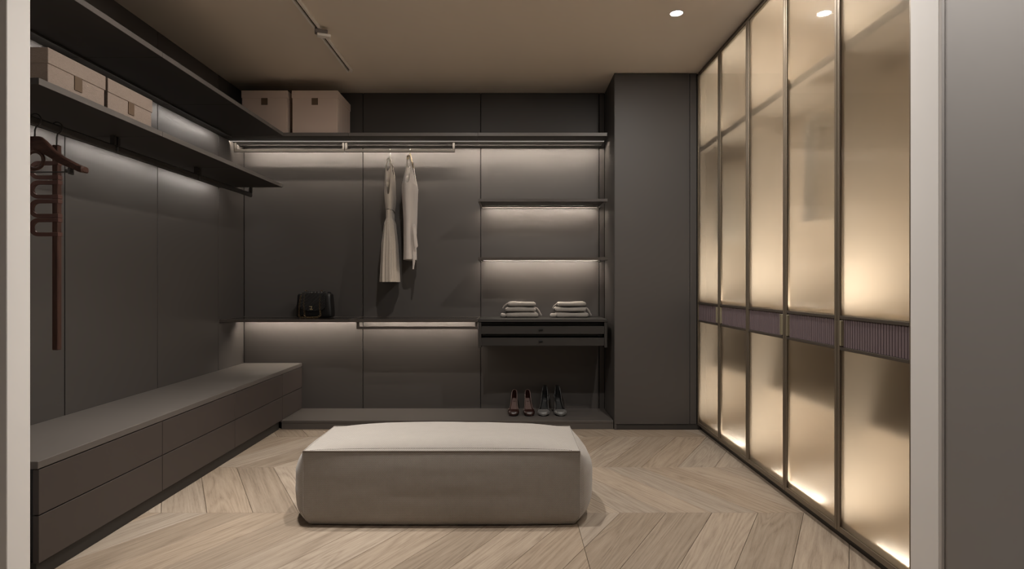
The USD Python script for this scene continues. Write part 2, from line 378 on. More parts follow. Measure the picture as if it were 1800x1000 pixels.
for i, (lab, ya, yb, doors) in enumerate(bays):
    w = thing('wardrobe', 'lit wardrobe with ' + lab, 'wardrobe', (1.7, (ya + yb) / 2, 0), group='built-in wardrobes on the right')
    y0, y1 = yb + .0005, ya - .0005; xf, xk = XD + .024, 2.018
    part('side_panel', B(xf, xk, y0, y0 + .018, .04, 2.68), 'ward_inner', w)
    part('side_panel', B(xf, xk, y1 - .018, y1, .04, 2.68), 'ward_inner', w)
    part('back_panel', B(xk - .01, xk, y0 + .018, y1 - .018, .04, 2.68), 'ward_inner', w)
    part('bottom_board', B(xf, xk - .01, y0 + .018, y1 - .018, .04, .060), 'ward_inner', w)
    part('top_board', B(xf, xk - .01, y0 + .018, y1 - .018, 2.662, 2.68), 'ward_inner', w)
    part('shelf', B(xf + .004, xk - .01, y0 + .018, y1 - .018, 2.095, 2.115, .001), 'ward_inner', w)
    part('shelf', B(xf, xk - .01, y0 + .018, y1 - .018, .832, .952, .001), 'ward_inner', w)
    part('shelf', B(xf + .11, xk - .01, y0 + .018, y1 - .018, .490, .508, .001), 'ward_inner', w)
    part('plinth', B(XD + .028, XD + .045, y0, y1, 0, .0395), 'metal_dark', w)
    part('top_filler', B(XD + .010, XD + .03, y0, y1, 2.6805, CEIL - .0005), 'ward_dark', w)
    for z in (.0602, .9522, 2.1152):
        part('light_channel', J(B(xf + .0045, xf + .0070, y0 + .0185, y1 - .0185, z, z + .0185), B(xf + .007, xf + .024, y0 + .0185, y1 - .0185, z, z + .004)), 'ward_inner', w)
    part('clothes_rail', tube([(1.60, y0 + .018, 2.02), (1.60, y1 - .018, 2.02)], .010, 12), 'ward_metal', w, smooth=40)
    for a, b, hs in doors: door(w, a, b, hs, 0)
    for k_, (z, xo) in enumerate(((.0605, .016), (.9525, .016), (2.1155, .020))):
        l = UsdLux.RectLight.Define(stage, '/World/wardrobe_lamp_%d_%d' % (i, k_))
        l.CreateWidthAttr(.014); l.CreateHeightAttr((y1 - y0) * (.48 if i < 2 else .40)); l.CreateIntensityAttr(LED_WARD * (1.2, 1.65, .86)[k_]); l.CreateColorAttr(Gf.Vec3f(1, .93, .82))
        l.AddTranslateOp().Set((xf + xo, (y0 + y1) / 2 - (.05 if i == 2 else 0), z + .0052)); l.AddRotateYOp().Set(180 - 4)
# filler between the last door and the jamb
struct('trim_1', B(XD + .004, XD + .022, YF + .0005, 1.985, 0, CEIL - .001), 'ward_dark')

# tall dark cabinet closing the far corner
tc = thing('tall_cabinet', 'floor-to-ceiling plain dark cabinet between the shelving niche and the glass wardrobe', 'cabinet', (1.09, 4.5, 0))
XA, YC = .7745, 4.303
part('side_panel', B(XA, XA + .018, YC + .002, YB, 0, CEIL - .001, .001), 'panel', tc)
part('body', B(XA + .018, XR + .02, YC + .022, YB, .028, CEIL - .002), 'black_box', tc)
part('door', B(XA + .004, XR - .058, YC, YC + .020, .042, CEIL - .004, .0015), 'panel', tc)
part('end_panel', B(XR - .055, XR - .004, YC + .001, YC + .021, .042, CEIL - .004, .0015), 'panel', tc)
part('plinth', B(XA + .0005, XR + .03, YC + .004, YC + .020, 0, .0385, .001), 'shelf_board', tc)

# ------------------------------------------------------------------ shelves
ZU0, ZU1 = 2.238, 2.2635
def led_y(t, x, y0, y1, z, lip):
    part('light_strip', B(x, x + .008, y0 + .03, y1 - .03, z - .002, z), 'led_left', t)
    part('strip_lip', B(x + .0085, x + .0105, y0 - .0088, y1 + .0088, z - lip, z), 'metal_dark', t)
def board(name, label, cat, box, mat='shelf_board', group=None, edge='x'):
    x0, x1, y0, y1, z0, z1 = box
    t = thing(name, label, cat, ((x0 + x1) / 2, (y0 + y1) / 2, z0), group=group)
    if edge == 'x': part('board', B(x0, x1 - .0022, y0, y1, z0, z1, .0008), mat, t); part('lit_edge', B(x1 - .0020, x1, y0, y1, z0, z1, .0006), 'shelf_edge_lit', t, label='front edge coloured paler as if lit')  # front edge painted lighter for the light it catches
    elif edge == 'y': part('board', B(x0, x1, y0 + .0022, y1, z0, z1, .0008), mat, t); part('lit_edge', B(x0, x1, y0, y0 + .0020, z0, z1, .0006), 'shelf_edge_lit', t, label='front edge coloured paler as if lit')
    return t
YS = 4.362                                  # front edge of the high back shelf
lab = ['nearest the doorway', 'middle length', 'length running into the corner']
ue = [2.104, 2.853, 3.600, YS - .001]
for i in range(3):
    t = board('high_shelf', 'thick dark high shelf on the left wall, ' + lab[i], 'shelf', (XL, XB, ue[i] + .0012, ue[i + 1] - .0012, ZU0, ZU1), group='high shelves')
    led_y(t, XL + .080, ue[i] + .01, ue[i + 1] - .01, ZU0, .010)
bx = [XL, -1.2557, -.2616, .7305]
lab = ['in the left corner under the two big boxes', 'middle length above the hanging clothes', 'right length above the open niche']
for i in range(3):
    board('high_shelf', 'dark high shelf on the back wall, ' + lab[i], 'shelf', (bx[i] + (.0012 if i else 0), bx[i + 1] - .0012, YS, YB, ZU0, ZU1), group='high shelves', edge='y')
# LED profile under the high back shelf: an aluminium edge, the light facing back to the wall
lp = thing('light_profile', 'thin pale LED line under the high shelf along the whole back wall', 'light strip', (-.75, 4.5, 2.237))
part('edge', J(B(XL + .004, .729, 4.4985, 4.5015, ZU0 - .0085, ZU0 - .0002), B(XL + .004, .729, 4.5015, 4.5040, ZU0 - .0100, ZU0 - .0085)), 'alu', lp)
part('strip_lip', B(XL + .006, .727, 4.6392, 4.6405, ZU0 - .0062, ZU0 - .0002), 'groove', lp)
part('diffuser', B(XL + .006, .727, 4.641, 4.649, ZU0 - .0022, ZU0 - .0002), 'led_back2', lp)  # unseen second strip near the wall, placed to shape the glow
part('lens', B(XL + .006, .728, 4.4975, 4.4985, ZU0 - .0085, ZU0 - .0045), 'lens_glow', lp)
part('diffuser', B(XL + .006, .727, 4.5017, 4.5035, ZU0 - .0083, ZU0 - .0002), 'led_back', lp)
# long lower shelf on the left wall
ZL0, ZL1 = 1.8405, 1.8655
lab = ['near length carrying the two kraft boxes', 'middle length', 'end length stopping short of the back wall']
le = [2.106, 2.853, 3.600, 4.347]
for i in range(3):
    t = board('long_shelf', 'dark left-wall shelf under the high one, ' + lab[i], 'shelf', (XL, XB, le[i] + .0012, le[i + 1] - .0012, ZL0, ZL1), group='long left shelves')
    led_y(t, XL + .080, le[i] + .01, le[i + 1] - .01, ZL0, .010)
# clothes rails under it (flat black profile bent down at both ends)
lab = ['nearest the doorway, carrying the brown hangers', 'middle one', 'far one near the corner']
for i in range(3):
    a, b = le[i] + .006, le[i + 1] - .006
    r = thing('clothes_rail', 'black clothes rail under the left shelf, ' + lab[i], 'clothes rail', (-1.99, (a + b) / 2, 1.76), group='black rails under the left shelf')
    part('rail', B(-2.000, -1.980, a, b, 1.765, 1.797, .006), 'metal_dark', r)
    part('bracket', B(-2.002, -1.978, a - .001, a + .016, 1.797, ZL0 - .0004, .002), 'metal_dark', r)
    part('bracket', B(-2.002, -1.978, b - .016, b + .001, 1.797, ZL0 - .0004, .002), 'metal_dark', r)
# bronze rail frames under the high back shelf
RY = 4.575
for i, (a, b, l) in enumerate([(-2.233, -1.3455, 'left one, empty'), (-1.341, -.4595, 'right one, carrying the dress and the top')]):
    r = thing('hanging_rail', 'slim bronze rail under the high back shelf, ' + l, 'clothes rail', ((a + b) / 2, RY, 2.16), group='bronze rail frames')
    part('rail', B(a, b, RY - .008, RY + .008, 2.163, 2.185, .002), 'rail_bronze', r)
    part('upright', B(a, a + .018, RY - .008, RY + .008, 2.185, ZU0, .002), 'rail_bronze', r)
    part('upright', B(b - .018, b, RY - .008, RY + .008, 2.185, ZU0, .002), 'rail_bronze', r)
# niche shelves at the right of the back wall: metal frame, raised board, light below at the wall
def framed(name, label, x0, x1, z0, z1, top, group, wall_gap=0.):
    t = thing(name, label, 'shelf', ((x0 + x1) / 2, 4.55, z0), group=group)
    y0, y1 = 4.346, YB
    part('frame', J(B(x0, x1, y0, y0 + .016, z0, z1, .001), B(x0, x1, y1 - .012, y1, z0, z1, .001), B(x0, x0 + .014, y0 + .016, y1 - .012, z0, z1, .001), B(x1 - .014, x1, y0 + .016, y1 - .012, z0, z1, .001)), 'metal_frame', t)
    part('inset_panel', B(x0 + .014, x1 - .014, y0 + .016, y1 - .012, z1 - .010, z1 - .002 if top else z1 - .001), 'smoked_glass' if top else 'shelf_board', t)
    part('light_strip', B(x0 + .03, x1 - .03, y1 - .088, y1 - .080, z1 - .012, z1 - .0102), 'led_shelf', t)
    part('strip_lip', B(x0 + .0145, x1 - .0145, y1 - .091, y1 - .089, z1 - .017, z1 - .0102), 'metal_frame', t)
    return t
framed('niche_shelf', 'upper thin metal-framed shelf in the niche on the right of the back wall', -.2605, .7305, 1.7335, 1.755, False, 'niche shelves')
framed('niche_shelf', 'lower thin metal-framed shelf in the niche, above the folded sweaters', -.2605, .7305, 1.2865, 1.3085, False, 'niche shelves')
framed('low_shelf', 'dark glass-topped low shelf in the left corner carrying the black handbag', XL, -1.2475, .812, .8325, True, 'glass-topped low shelves')
framed('low_shelf', 'dark glass-topped low shelf below the hanging clothes, rail under its edge', -1.2455, -.2620, .812, .8325, True, 'glass-topped low shelves')
r = thing('low_rail', 'dark rail frame under the front edge of the glass-topped low shelf', 'clothes rail', (-.73, 4.38, .757))
part('rail', B(-1.194, -.2655, 4.366, 4.382, .757, .777, .002), 'metal_frame', r)
part('upright', B(-1.194, -1.174, 4.366, 4.382, .777, .812, .002), 'metal_frame', r)
part('upright', B(-.2835, -.2655, 4.366, 4.382, .777, .812, .002), 'metal_frame', r)
# floating drawer unit
fd = thing('floating_drawers', 'black floating two-drawer unit on the back wall carrying two stacks of folded knitwear', 'drawer unit', (.235, 4.55, .617))
part('top', B(-.2595, .7305, 4.345, YB, .8130, .8335, .0015), 'drawer_dark', fd)
for a, b in ((-.2585, -.235), (.706, .7285)): part('side_panel', B(a, b, 4.350, YB, .617, .8125, .0015), 'drawer_dark', fd)
part('back_panel', B(-.235, .706, YB - .012, YB, .630, .8125), 'black_box', fd)
part('inner_box', J(B(-.235, .706, 4.40, YB - .012, .775, .805), B(-.228, .699, 4.392, YB - .012, .700, .724), B(-.228, .699, 4.392, YB - .012, .630, .65)), 'black_box', fd)
for za, zb in ((.7206, .7796), (.630, .691)):
    d = part('drawer', B(-.2345, .7055, 4.352, 4.372, za, zb, .0012), 'drawer_dark', fd)
    zc = (za + zb) / 2
    part('knob', J(B(.204, .238, 4.340, 4.352, zc + .004, zc + .009, .001), B(.204, .210, 4.340, 4.352, zc - .009, zc + .006, .001), B(.212, .230, 4.344, 4.352, zc - .003, zc + .001, .001)), 'shoe_black', d)

# ------------------------------------------------------------------ ceiling fittings
def ring(r0, r1, z0, z1, n=40):
    m = trimesh.creation.annulus(r_min=r0, r_max=r1, height=z1 - z0, sections=n); m.apply_translation((0, 0, (z0 + z1) / 2)); return m
for i, s in enumerate(SPOTS):
    lab = ('small round glowing spotlight in the beige ceiling near the glass wardrobe', 'unseen round ceiling spotlight, placed to light the floor and ottoman top', 'unseen round ceiling spotlight inside the doorway, placed to light the left jamb')[i]
    t = thing('ceiling_spotlight', lab, 'ceiling light', (s[0], s[1], CEIL), group='recessed ceiling spotlights')
    part('trim_ring', ring(s[3] + .0005, s[3] + .0035, -.003, -.0002), 'track_grey', t, local=True)
    f = trimesh.creation.cylinder(s[3], .002, sections=40); f.apply_translation((0, 0, -.0012))
    part('lamp_face', f, 'lamp_face', t, local=True)
hp = thing('unseen_panel_light', 'unseen flat panel lamp in the hall ceiling, placed to light the front wall', 'ceiling light', (1.4, 1.25, CEIL))  # out of view, lights the front wall and jambs
part('frame', B(UNSEEN_HALL_PANEL[0] - .02, UNSEEN_HALL_PANEL[1] + .02, UNSEEN_HALL_PANEL[2] - .02, UNSEEN_HALL_PANEL[3] + .02, CEIL - .02, CEIL - .0005, .002), 'white_paint', hp)
part('diffuser', B(UNSEEN_HALL_PANEL[0], UNSEEN_HALL_PANEL[1], UNSEEN_HALL_PANEL[2], UNSEEN_HALL_PANEL[3], CEIL - .024, CEIL - .0202), 'unseen_hall_panel', hp)
tr = thing('track_light', 'slim ceiling light track with a small grey spot head', 'track light', (-1.206, 3, CEIL))
X0 = -1.206
part('track', J(B(X0 - .020, X0 - .008, 1.95, 4.234, CEIL - .022, CEIL - .0005, .001), B(X0 + .008, X0 + .020, 1.95, 4.234, CEIL - .022, CEIL - .0005, .001)), 'track_white', tr)
part('groove', B(X0 - .008, X0 + .008, 1.95, 4.232, CEIL - .008, CEIL - .0005), 'track_groove', tr)
def head(y, rot, tilt):
    m1 = B(-.040, .036, -.022, .022, -.012, .010, .003); m2 = B(-.026, .054, -.018, .026, -.028, -.0122, .003)
    T = trimesh.transformations.rotation_matrix(math.radians(rot), (0, 0, 1))
    for m in (m1, m2): m.apply_transform(T); m.apply_translation((X0 + .024, y, CEIL - .034))
    h = part('spot_head', m1, 'track_grey', tr)
    part('lens_hood', m2, 'track_white', h)
    part('adapter', B(X0 - .008, X0 + .008, y - .02, y + .02, CEIL - .024, CEIL - .004, .002), 'track_grey', h)
head(3.53, 20, 0)
for s in UNSEEN_TRACK_SPOTS:                       # unseen tubular heads: the tube cuts the light off above about 45 degrees
    c = ring(.0345, .0385, CEIL - .140, CEIL - .046); c.apply_translation((s[0], s[1], 0))
    q = trimesh.creation.cylinder(.0385, .012, sections=40); q.apply_translation((s[0], s[1], CEIL - .040))
    h = part('spot_head', J(c, q), 'track_grey', tr, smooth=40)
    f = trimesh.creation.cylinder(.033, .002, sections=32); f.apply_translation((s[0], s[1], CEIL - .0472))
    part('lamp_face', f, 'lamp_face', h)
    part('adapter', B(s[0] - .0075, s[0] + .0075, s[1] - .02, s[1] + .02, CEIL - .034, CEIL - .009, .002), 'track_grey', h)

# ------------------------------------------------------------------ ottoman
OX0, OX1, OY0, OY1, OZ = -.948, .308, 2.578, 3.035, .342
def ottoman():
    t = thing('ottoman', 'large rectangular taupe woven-fabric pouf with seamed edges on the chevron floor', 'ottoman', ((OX0 + OX1) / 2, (OY0 + OY1) / 2, 0))
    n = 44
    W, D = OX1 - OX0, OY1 - OY0
    def bul(u, v, k=1.): return (1 - abs(2 * u - 1) ** 2.6) * (1 - abs(2 * v - 1) ** 2.6) * k
    def wrap(P):
        """corner rounding + gentle pinch at the seams, wrinkles"""
        return P
    u = np.linspace(0, 1, n); v = np.linspace(0, 1, n)
    U, V = np.meshgrid(u, v, indexing='ij')
    bl = np.vectorize(bul)(U, V)
    bl2 = (1 - np.abs(2 * U - 1) ** 4) * (1 - np.abs(2 * V - 1) ** 6)
    noise = lambda P, s, a: a * (meshkit.fbm(P.reshape(-1, 3) * s, 3, 5).reshape(P.shape[:2]) - .5)
    faces = {}
    z_lo = .004
    # edge curve: the vertical corner line leans in a little at the foot
    inset = lambda z: .030 * np.clip(1 - z / .07, 0, 1) ** 2
    def side(P0, P1, nrm, k):
        Z = z_lo + (OZ - z_lo) * V
        P = np.stack([P0[0] + (P1[0] - P0[0]) * U, P0[1] + (P1[1] - P0[1]) * U, Z], -1)
        c = np.array([(OX0 + OX1) / 2, (OY0 + OY1) / 2])
        ins = inset(Z)
        for a, half in ((0, W / 2), (1, D / 2)):
            P[..., a] = c[a] + (P[..., a] - c[a]) * (1 - ins / half)
        prof = (1 - np.abs(2 * U - 1) ** 3.0) * np.sqrt(np.clip(1 - ((V - .45) / .62) ** 2, 0, 1)) * (1 - V ** 9)
        if k > .05: prof = np.clip(1 - np.abs(2 * U - 1) ** 2.4, 0, 1) ** .7 * np.clip(1 - np.abs(2 * V - .98) ** 3.0 / 1.06, 0, 1) ** .8
        w = noise(P * np.array([.6, .6, 3.0]), 7, .012 if k > .05 else .0035) * np.clip(prof, 0, 1)
        for a in (0, 1): P[..., a] += nrm[a] * (k * prof + w)
        return P
    cs = [(OX0, OY0), (OX1, OY0), (OX1, OY1), (OX0, OY1)]
    specs = [((0, -1), .014), ((1, 0), .082), ((0, 1), .02), ((-1, 0), .088)]
    ms = []
    for i in range(4):
        P = side(cs[i], cs[(i + 1) % 4], specs[i][0], specs[i][1]); ms.append(grid_mesh(P))
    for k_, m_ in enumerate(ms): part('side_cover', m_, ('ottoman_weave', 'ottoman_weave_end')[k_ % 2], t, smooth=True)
    P = np.stack([OX0 + W * U, OY0 + D * V, OZ + .046 * bl2], -1)
    P[..., 2] += noise(P, 5, .010) * np.clip(bl * 2, 0, 1)
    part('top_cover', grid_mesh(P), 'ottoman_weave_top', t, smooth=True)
    part('base', B(OX0 + .03, OX1 - .03, OY0 + .03, OY1 - .03, .0005, .012), 'metal_dark', t)
    e = .002
    for i in range(4):
        a, b = np.array([*cs[i], OZ + .001]), np.array([*cs[(i + 1) % 4], OZ + .001])
        part('seam', tube([a + (b - a) * q for q in np.linspace(0, 1, 12)], .0032 if i == 0 else .0018, 8), 'piping' if i == 0 else 'ottoman_weave', t, smooth=60)
        zz = np.linspace(OZ, z_lo + .004, 14)
        c = np.array([(OX0 + OX1) / 2, (OY0 + OY1) / 2])
        pts = [(c[0] + (cs[i][0] - c[0]) * (1 - inset(z) / (W / 2)), c[1] + (cs[i][1] - c[1]) * (1 - inset(z) / (D / 2)), z) for z in zz]
        part('corner_seam', tube(pts, .0026, 8), 'ottoman_weave', t, smooth=60)
    # top-stitch line just behind the front seam
    crown = lambda k: .046 * (1 - abs(2 * (.0324 + k * .0075) / W - 1) ** 4) * (1 - (1 - 2 * .0111 / D) ** 6) - .0024
    part('stitching', J(*[B(OX0 + .03 + k * .0075, OX0 + .0348 + k * .0075, OY0 + .0105, OY0 + .0117, OZ + .0022 + crown(k), OZ + .0036 + crown(k)) for k in range(159)]), 'piping', t, kind='stuff')
ottoman()

# ------------------------------------------------------------------ storage boxes
def storage_box(label, cx, cy, z, w, d, h, lid, face, group):
    """face '+x': front looks to +x; '-y': front looks to the viewer. local coordinates, front at -y"""
    t = thing('storage_box', label, 'storage box', (cx, cy, z), 90 if face == '+x' else 0, group)
    e = .0035; pm = 'paper_box' if face == '+x' else 'paper_smooth_lit'
    part('body', B(-w / 2 + e, w / 2 - e, -d / 2 + e, d / 2 - e, 0, h - .01, .0015), pm, t, local=True)
    part('lid', B(-w / 2, w / 2, -d / 2, d / 2, h - lid, h, .0015), pm, t, local=True)
    tw, th = (.040, .056) if face == '+x' else (.048, .052)
    part('leather_tab', B(-tw / 2, tw / 2, -d / 2 - .0012 + e - .002, -d / 2 + e - .0002, h - lid - th, h - lid - .0005), 'tab', t, local=True)
    return t
b1 = storage_box('low kraft-coloured box with brown tab on the left shelf, nearest the doorway', -1.756 - .17, 2.306, ZL1, .306, .34, .1325, .060, '+x', 'boxes on the left shelf')
dup(b1, 'low kraft-coloured box with brown tab on the left shelf, farther from the doorway', (-1.756 - .17, 2.626, ZL1), 90)
b3 = storage_box('large kraft-coloured box on the high back shelf, deep in the left corner', -1.903, 4.371 + .175, ZU1, .354, .35, .327, .058, '-y', 'big boxes on the high back shelf')
dup(b3, 'large kraft-coloured box on the high back shelf, right one with its side showing', (-1.516, 4.371 + .175, ZU1))

# ------------------------------------------------------------------ hangers and garments
def uvmesh(m, axis=2):
    """split mesh and give it UVs with u along an axis, for the wood grain"""
    m = m.copy(); m.unmerge_vertices(); v = np.array(m.vertices); o = [a for a in range(3) if a != axis]
    return m, np.c_[v[:, axis], v[:, o[0]] + v[:, o[1]] * .7]
def ring_hook(r, gap0, gap1, wire, z):
    a = np.linspace(math.radians(gap0), math.radians(gap1), 30)
    return np.c_[np.cos(a) * r, np.zeros(30), np.sin(a) * r + z]
# coat hanger: arms along x, hanging on the black rail
ch = thing('coat_hanger', 'dark brown wooden coat hanger with trouser bar on the black rail, partly hidden', 'hanger', (-1.99, 2.373, 1.60), group=None)
zr = 1.797 - 1.60
a = np.linspace(math.radians(-75), math.radians(190), 34)
hk = np.c_[np.cos(a) * .026, np.zeros(34), np.sin(a) * .026 + zr - .012]
hk = np.vstack([[(0, 0, .118), (0, 0, zr - .055)], hk])
part('hook', tube(hk, .0032, 8), 'metal_dark', ch, smooth=60, local=True)
xsn = np.linspace(-.222, .222, 41)
sec = []
for x in xsn:
    q = abs(x)
    tx = [0, .02, .035, .052, .075, .093, .13, .164, .20, .222]
    zt_ = np.interp(q, tx, [.118, .118, .112, .097, .072, .053, .030, .013, -.006, -.012]); zb_ = np.interp(q, tx, [.056, .050, .044, .034, .022, .010, -.008, -.020, -.036, -.040])
    zc, hh, dd = (zt_ + zb_) / 2, (zt_ - zb_) / 2, .009 + .060 * q
    yy = -.4 * q * q
    ang = np.arange(12) * 2 * np.pi / 12
    sec.append(np.c_[np.full(12, x), yy + np.sign(np.cos(ang)) * abs(np.cos(ang)) ** .6 * dd, zc + np.sign(np.sin(ang)) * abs(np.sin(ang)) ** .6 * hh])
P = np.array(sec)                                   # (41, 12, 3)
arms = grid_mesh(np.swapaxes(P, 0, 1), closed_u=True)
caps = J(trimesh.convex.convex_hull(P[0]), trimesh.convex.convex_hull(P[-1]))
caps = J(*[trimesh.convex.convex_hull(np.vstack([P[k] * 1, (P[k] - P[k].mean(0)) * .7 + P[k].mean(0) + [s * .006, 0, 0]])) for k, s in ((0, -1), (-1, 1))])
m, uv = uvmesh(J(arms, caps), 0); part('arms', m, 'hanger_wood', ch, uv=uv, local=True)
a = np.linspace(0, 2 * np.pi, 40, endpoint=False)
m = tube(np.c_[np.cos(a) * .036, np.zeros(40), np.sin(a) * .036 + .018], .0075, 10, closed=True)
m, uv = uvmesh(m, 0); part('ring', m, 'hanger_wood', ch, uv=uv, local=True)
br = part('trouser_bar', tube([(-.185, -.012, -.034), (.168, -.012, -.034)], .0028, 8), 'metal_dark', ch, local=True)
part('clip', J(B(.154, .165, -.024, 0, -.044, -.016, .002), B(.136, .141, -.018, -.006, -.034, -.022, .001)), 'metal_dark', br, local=True)
part('clip', J(B(-.165, -.154, -.024, 0, -.044, -.016, .002), B(-.141, -.136, -.018, -.006, -.034, -.022, .001)), 'metal_dark', br, local=True)
# stick hanger with leather loops
sh = thing('scarf_hanger', 'long vertical reddish wooden stick hanger with looped leather bands, hanging behind the coat hanger', 'hanger', (-1.99, 2.487, .813))
zr = 1.797 - .813
a = np.linspace(math.radians(-80), math.radians(190), 34)
hk = np.c_[np.cos(a) * .025, np.zeros(34), np.sin(a) * .025 + zr - .014]
hk = np.vstack([[(0, 0, .880), (0, 0, zr - .055)], hk])
part('hook', tube(hk, .0032, 8), 'metal_dark', sh, smooth=60, local=True)
m, uv = uvmesh(J(B(-.0135, .0135, -.011, .011, 0, .895, .003)), 2); part('stick', m, 'hanger_wood', sh, uv=uv, local=True)
def px_z(v, Y): return H - (v - 500) / 1000 * Y
for va, vb in ((287, 312), (321, 346), (354, 379.5), (387, 412)):
    za, zb = px_z(va, 2.487) - .813, px_z(vb, 2.487) - .813
    zc, hr = (za + zb) / 2, (za - zb) / 2
    out = sbox(-.078, zb - .0085, .015, za + .0085).union(Polygon([(-.078 + (hr + .0085) * math.cos(q), zc + (hr + .0085) * math.sin(q)) for q in np.linspace(math.pi / 2, 3 * math.pi / 2, 24)]))
    inn = sbox(-.078, zb + .0085, -.0135, za - .0085).union(Polygon([(-.078 + (hr - .0085) * math.cos(q), zc + (hr - .0085) * math.sin(q)) for q in np.linspace(math.pi / 2, 3 * math.pi / 2, 24)]))
    lp_ = out.difference(inn)
    lp_ = lp_.difference(sbox(-.0136, -9, 9, 9))
    part('leather_loop', J(*[extrude_xz(g_, -.006, .006) for g_ in getattr(lp_, 'geoms', [lp_])]), 'band_leather', sh, local=True)
    for zq in (za, zb): part('cuff', B(-.0145, .0155, -.0125, .0125, zq - .0085, zq + .0085, .001), 'band_leather', sh, local=True)

def hanger_parts(t, mat, z_rail, z_neck, half, drop):
    """hanger on a rail that runs along x: arms along local y"""
    a = np.linspace(math.radians(-70), math.radians(185), 26)
    hk = np.c_[np.zeros(26), np.cos(a) * .019, np.sin(a) * .019 + z_rail - .008]
    hk = np.vstack([[(0, 0, z_neck - .02), (0, 0, z_rail - .040)], hk])
    h = part('hanger', None or hanger_body(z_neck, half, drop), mat, t, smooth=50, local=True)
    part('hook', tube(hk, .0020, 8), 'chrome', h, smooth=60, local=True)
def hanger_body(zn, half, drop):
    sec = []
    for y in np.linspace(-half, half, 33):
        q = abs(y) / half
        zc = zn - .022 - drop * q ** 1.3; hh = .024 * (1 - q) ** 2 + .008; dd = .006 + .005 * q
        ang = np.arange(10) * 2 * np.pi / 10
        sec.append(np.c_[np.cos(ang) * dd, np.full(10, y), zc + np.sin(ang) * hh])
    P = np.array(sec)
    return J(grid_mesh(np.swapaxes(P, 0, 1), closed_u=True), trimesh.convex.convex_hull(P[0]), trimesh.convex.convex_hull(P[-1]))
def garment(rows, hole, neck, folds=None, nt=120, nz=110, thick=.003, seed=1, wob=.004):
    """flattened tube of cloth: rows (z, half thickness x, half depth y). hole(z), neck(z): half angles cut away at the y ends and at the x faces"""
    rows = np.array(sorted(rows, reverse=True)); z = np.linspace(rows[0, 0], rows[-1, 0], nz)
    a = np.interp(-z, -rows[:, 0], rows[:, 1]); b = np.interp(-z, -rows[:, 0], rows[:, 2])
    from scipy.ndimage import gaussian_filter1d
    a, b = gaussian_filter1d(a, 1.6, mode='nearest'), gaussian_filter1d(b, 1.6, mode='nearest')
    th = np.arange(nt) * 2 * np.pi / nt
    T, Z = np.meshgrid(th, z, indexing='ij')
    r = 1 + (folds(T, Z) if folds is not None else 0)
    c, s = np.cos(T), np.sin(T)
    X = a[None] * np.sign(s) * np.abs(s) ** .8 * r; Y = b[None] * np.sign(c) * np.abs(c) ** .9 * (1 + (r - 1) * .3)
    P = np.stack([X, Y, Z], -1)
    P[..., 0] += wob * (meshkit.fbm((P * np.array([8, 8, 5])).reshape(-1, 3), 3, seed).reshape(T.shape) - .5) * 2
    tm = np.minimum(np.abs(np.angle(np.exp(1j * T))), np.abs(np.angle(np.exp(1j * (T - np.pi)))))      # from the y ends
    fm = np.pi / 2 - tm                                                                              # from the x faces
    ok = (tm >= np.vectorize(hole)(Z)) & (fm >= np.vectorize(neck)(Z))
    keep = ok[:, :-1] & ok[:, 1:] & np.roll(ok, -1, 0)[:, :-1] & np.roll(ok, -1, 0)[:, 1:]
    return grid_mesh(P, keep, thick, closed_u=True)

def sleeveless(body_rows, top_rows, z_arm, hole, neck_front, neck_back, folds, seed, wob=.004, thick=.003):
    """closed tube below the armpits; above them front and back panels that split into straps round the neck. hole, neck_*: half angles at a height"""
    out = [garment(body_rows, lambda z: 0, lambda z: 0, folds, seed=seed, wob=wob, thick=thick)]
    from scipy.ndimage import gaussian_filter1d
    rows = np.array(sorted(top_rows, reverse=True))
    def strip(z0, z1, lo, hi, n=26, nz=46):
        z = np.linspace(z1, z0, nz); u = np.linspace(0, 1, n)
        a = np.interp(-z, -rows[:, 0], rows[:, 1]); b = np.interp(-z, -rows[:, 0], rows[:, 2])
        T = np.array([[lo(zz_) + (hi(zz_) - lo(zz_)) * uu for zz_ in z] for uu in u]); Z = np.broadcast_to(z, T.shape)
        c, s_ = np.cos(T), np.sin(T); r = 1 + folds(T, Z)
        X = a[None] * np.sign(s_) * np.abs(s_) ** .8 * r; Y = b[None] * np.sign(c) * np.abs(c) ** .9 * (1 + (r - 1) * .3)
        P = np.stack([X, Y, Z], -1)
        P[..., 0] += wob * (meshkit.fbm((P * np.array([8, 8, 5])).reshape(-1, 3), 3, seed).reshape(T.shape) - .5) * 2
        return grid_mesh(P, thick=thick)
    zt = rows[0, 0]
    for side, (zn, nk) in ((0, neck_front), (math.pi, neck_back)):
        out.append(strip(z_arm, zn, lambda z: side + hole(z), lambda z: side + math.pi - hole(z)))
        out.append(strip(zn, zt, lambda z: side + hole(z), lambda z: side + math.pi / 2 - nk(z)))
        out.append(strip(zn, zt, lambda z: side + math.pi / 2 + nk(z), lambda z: side + math.pi - hole(z)))
    return J(*out)
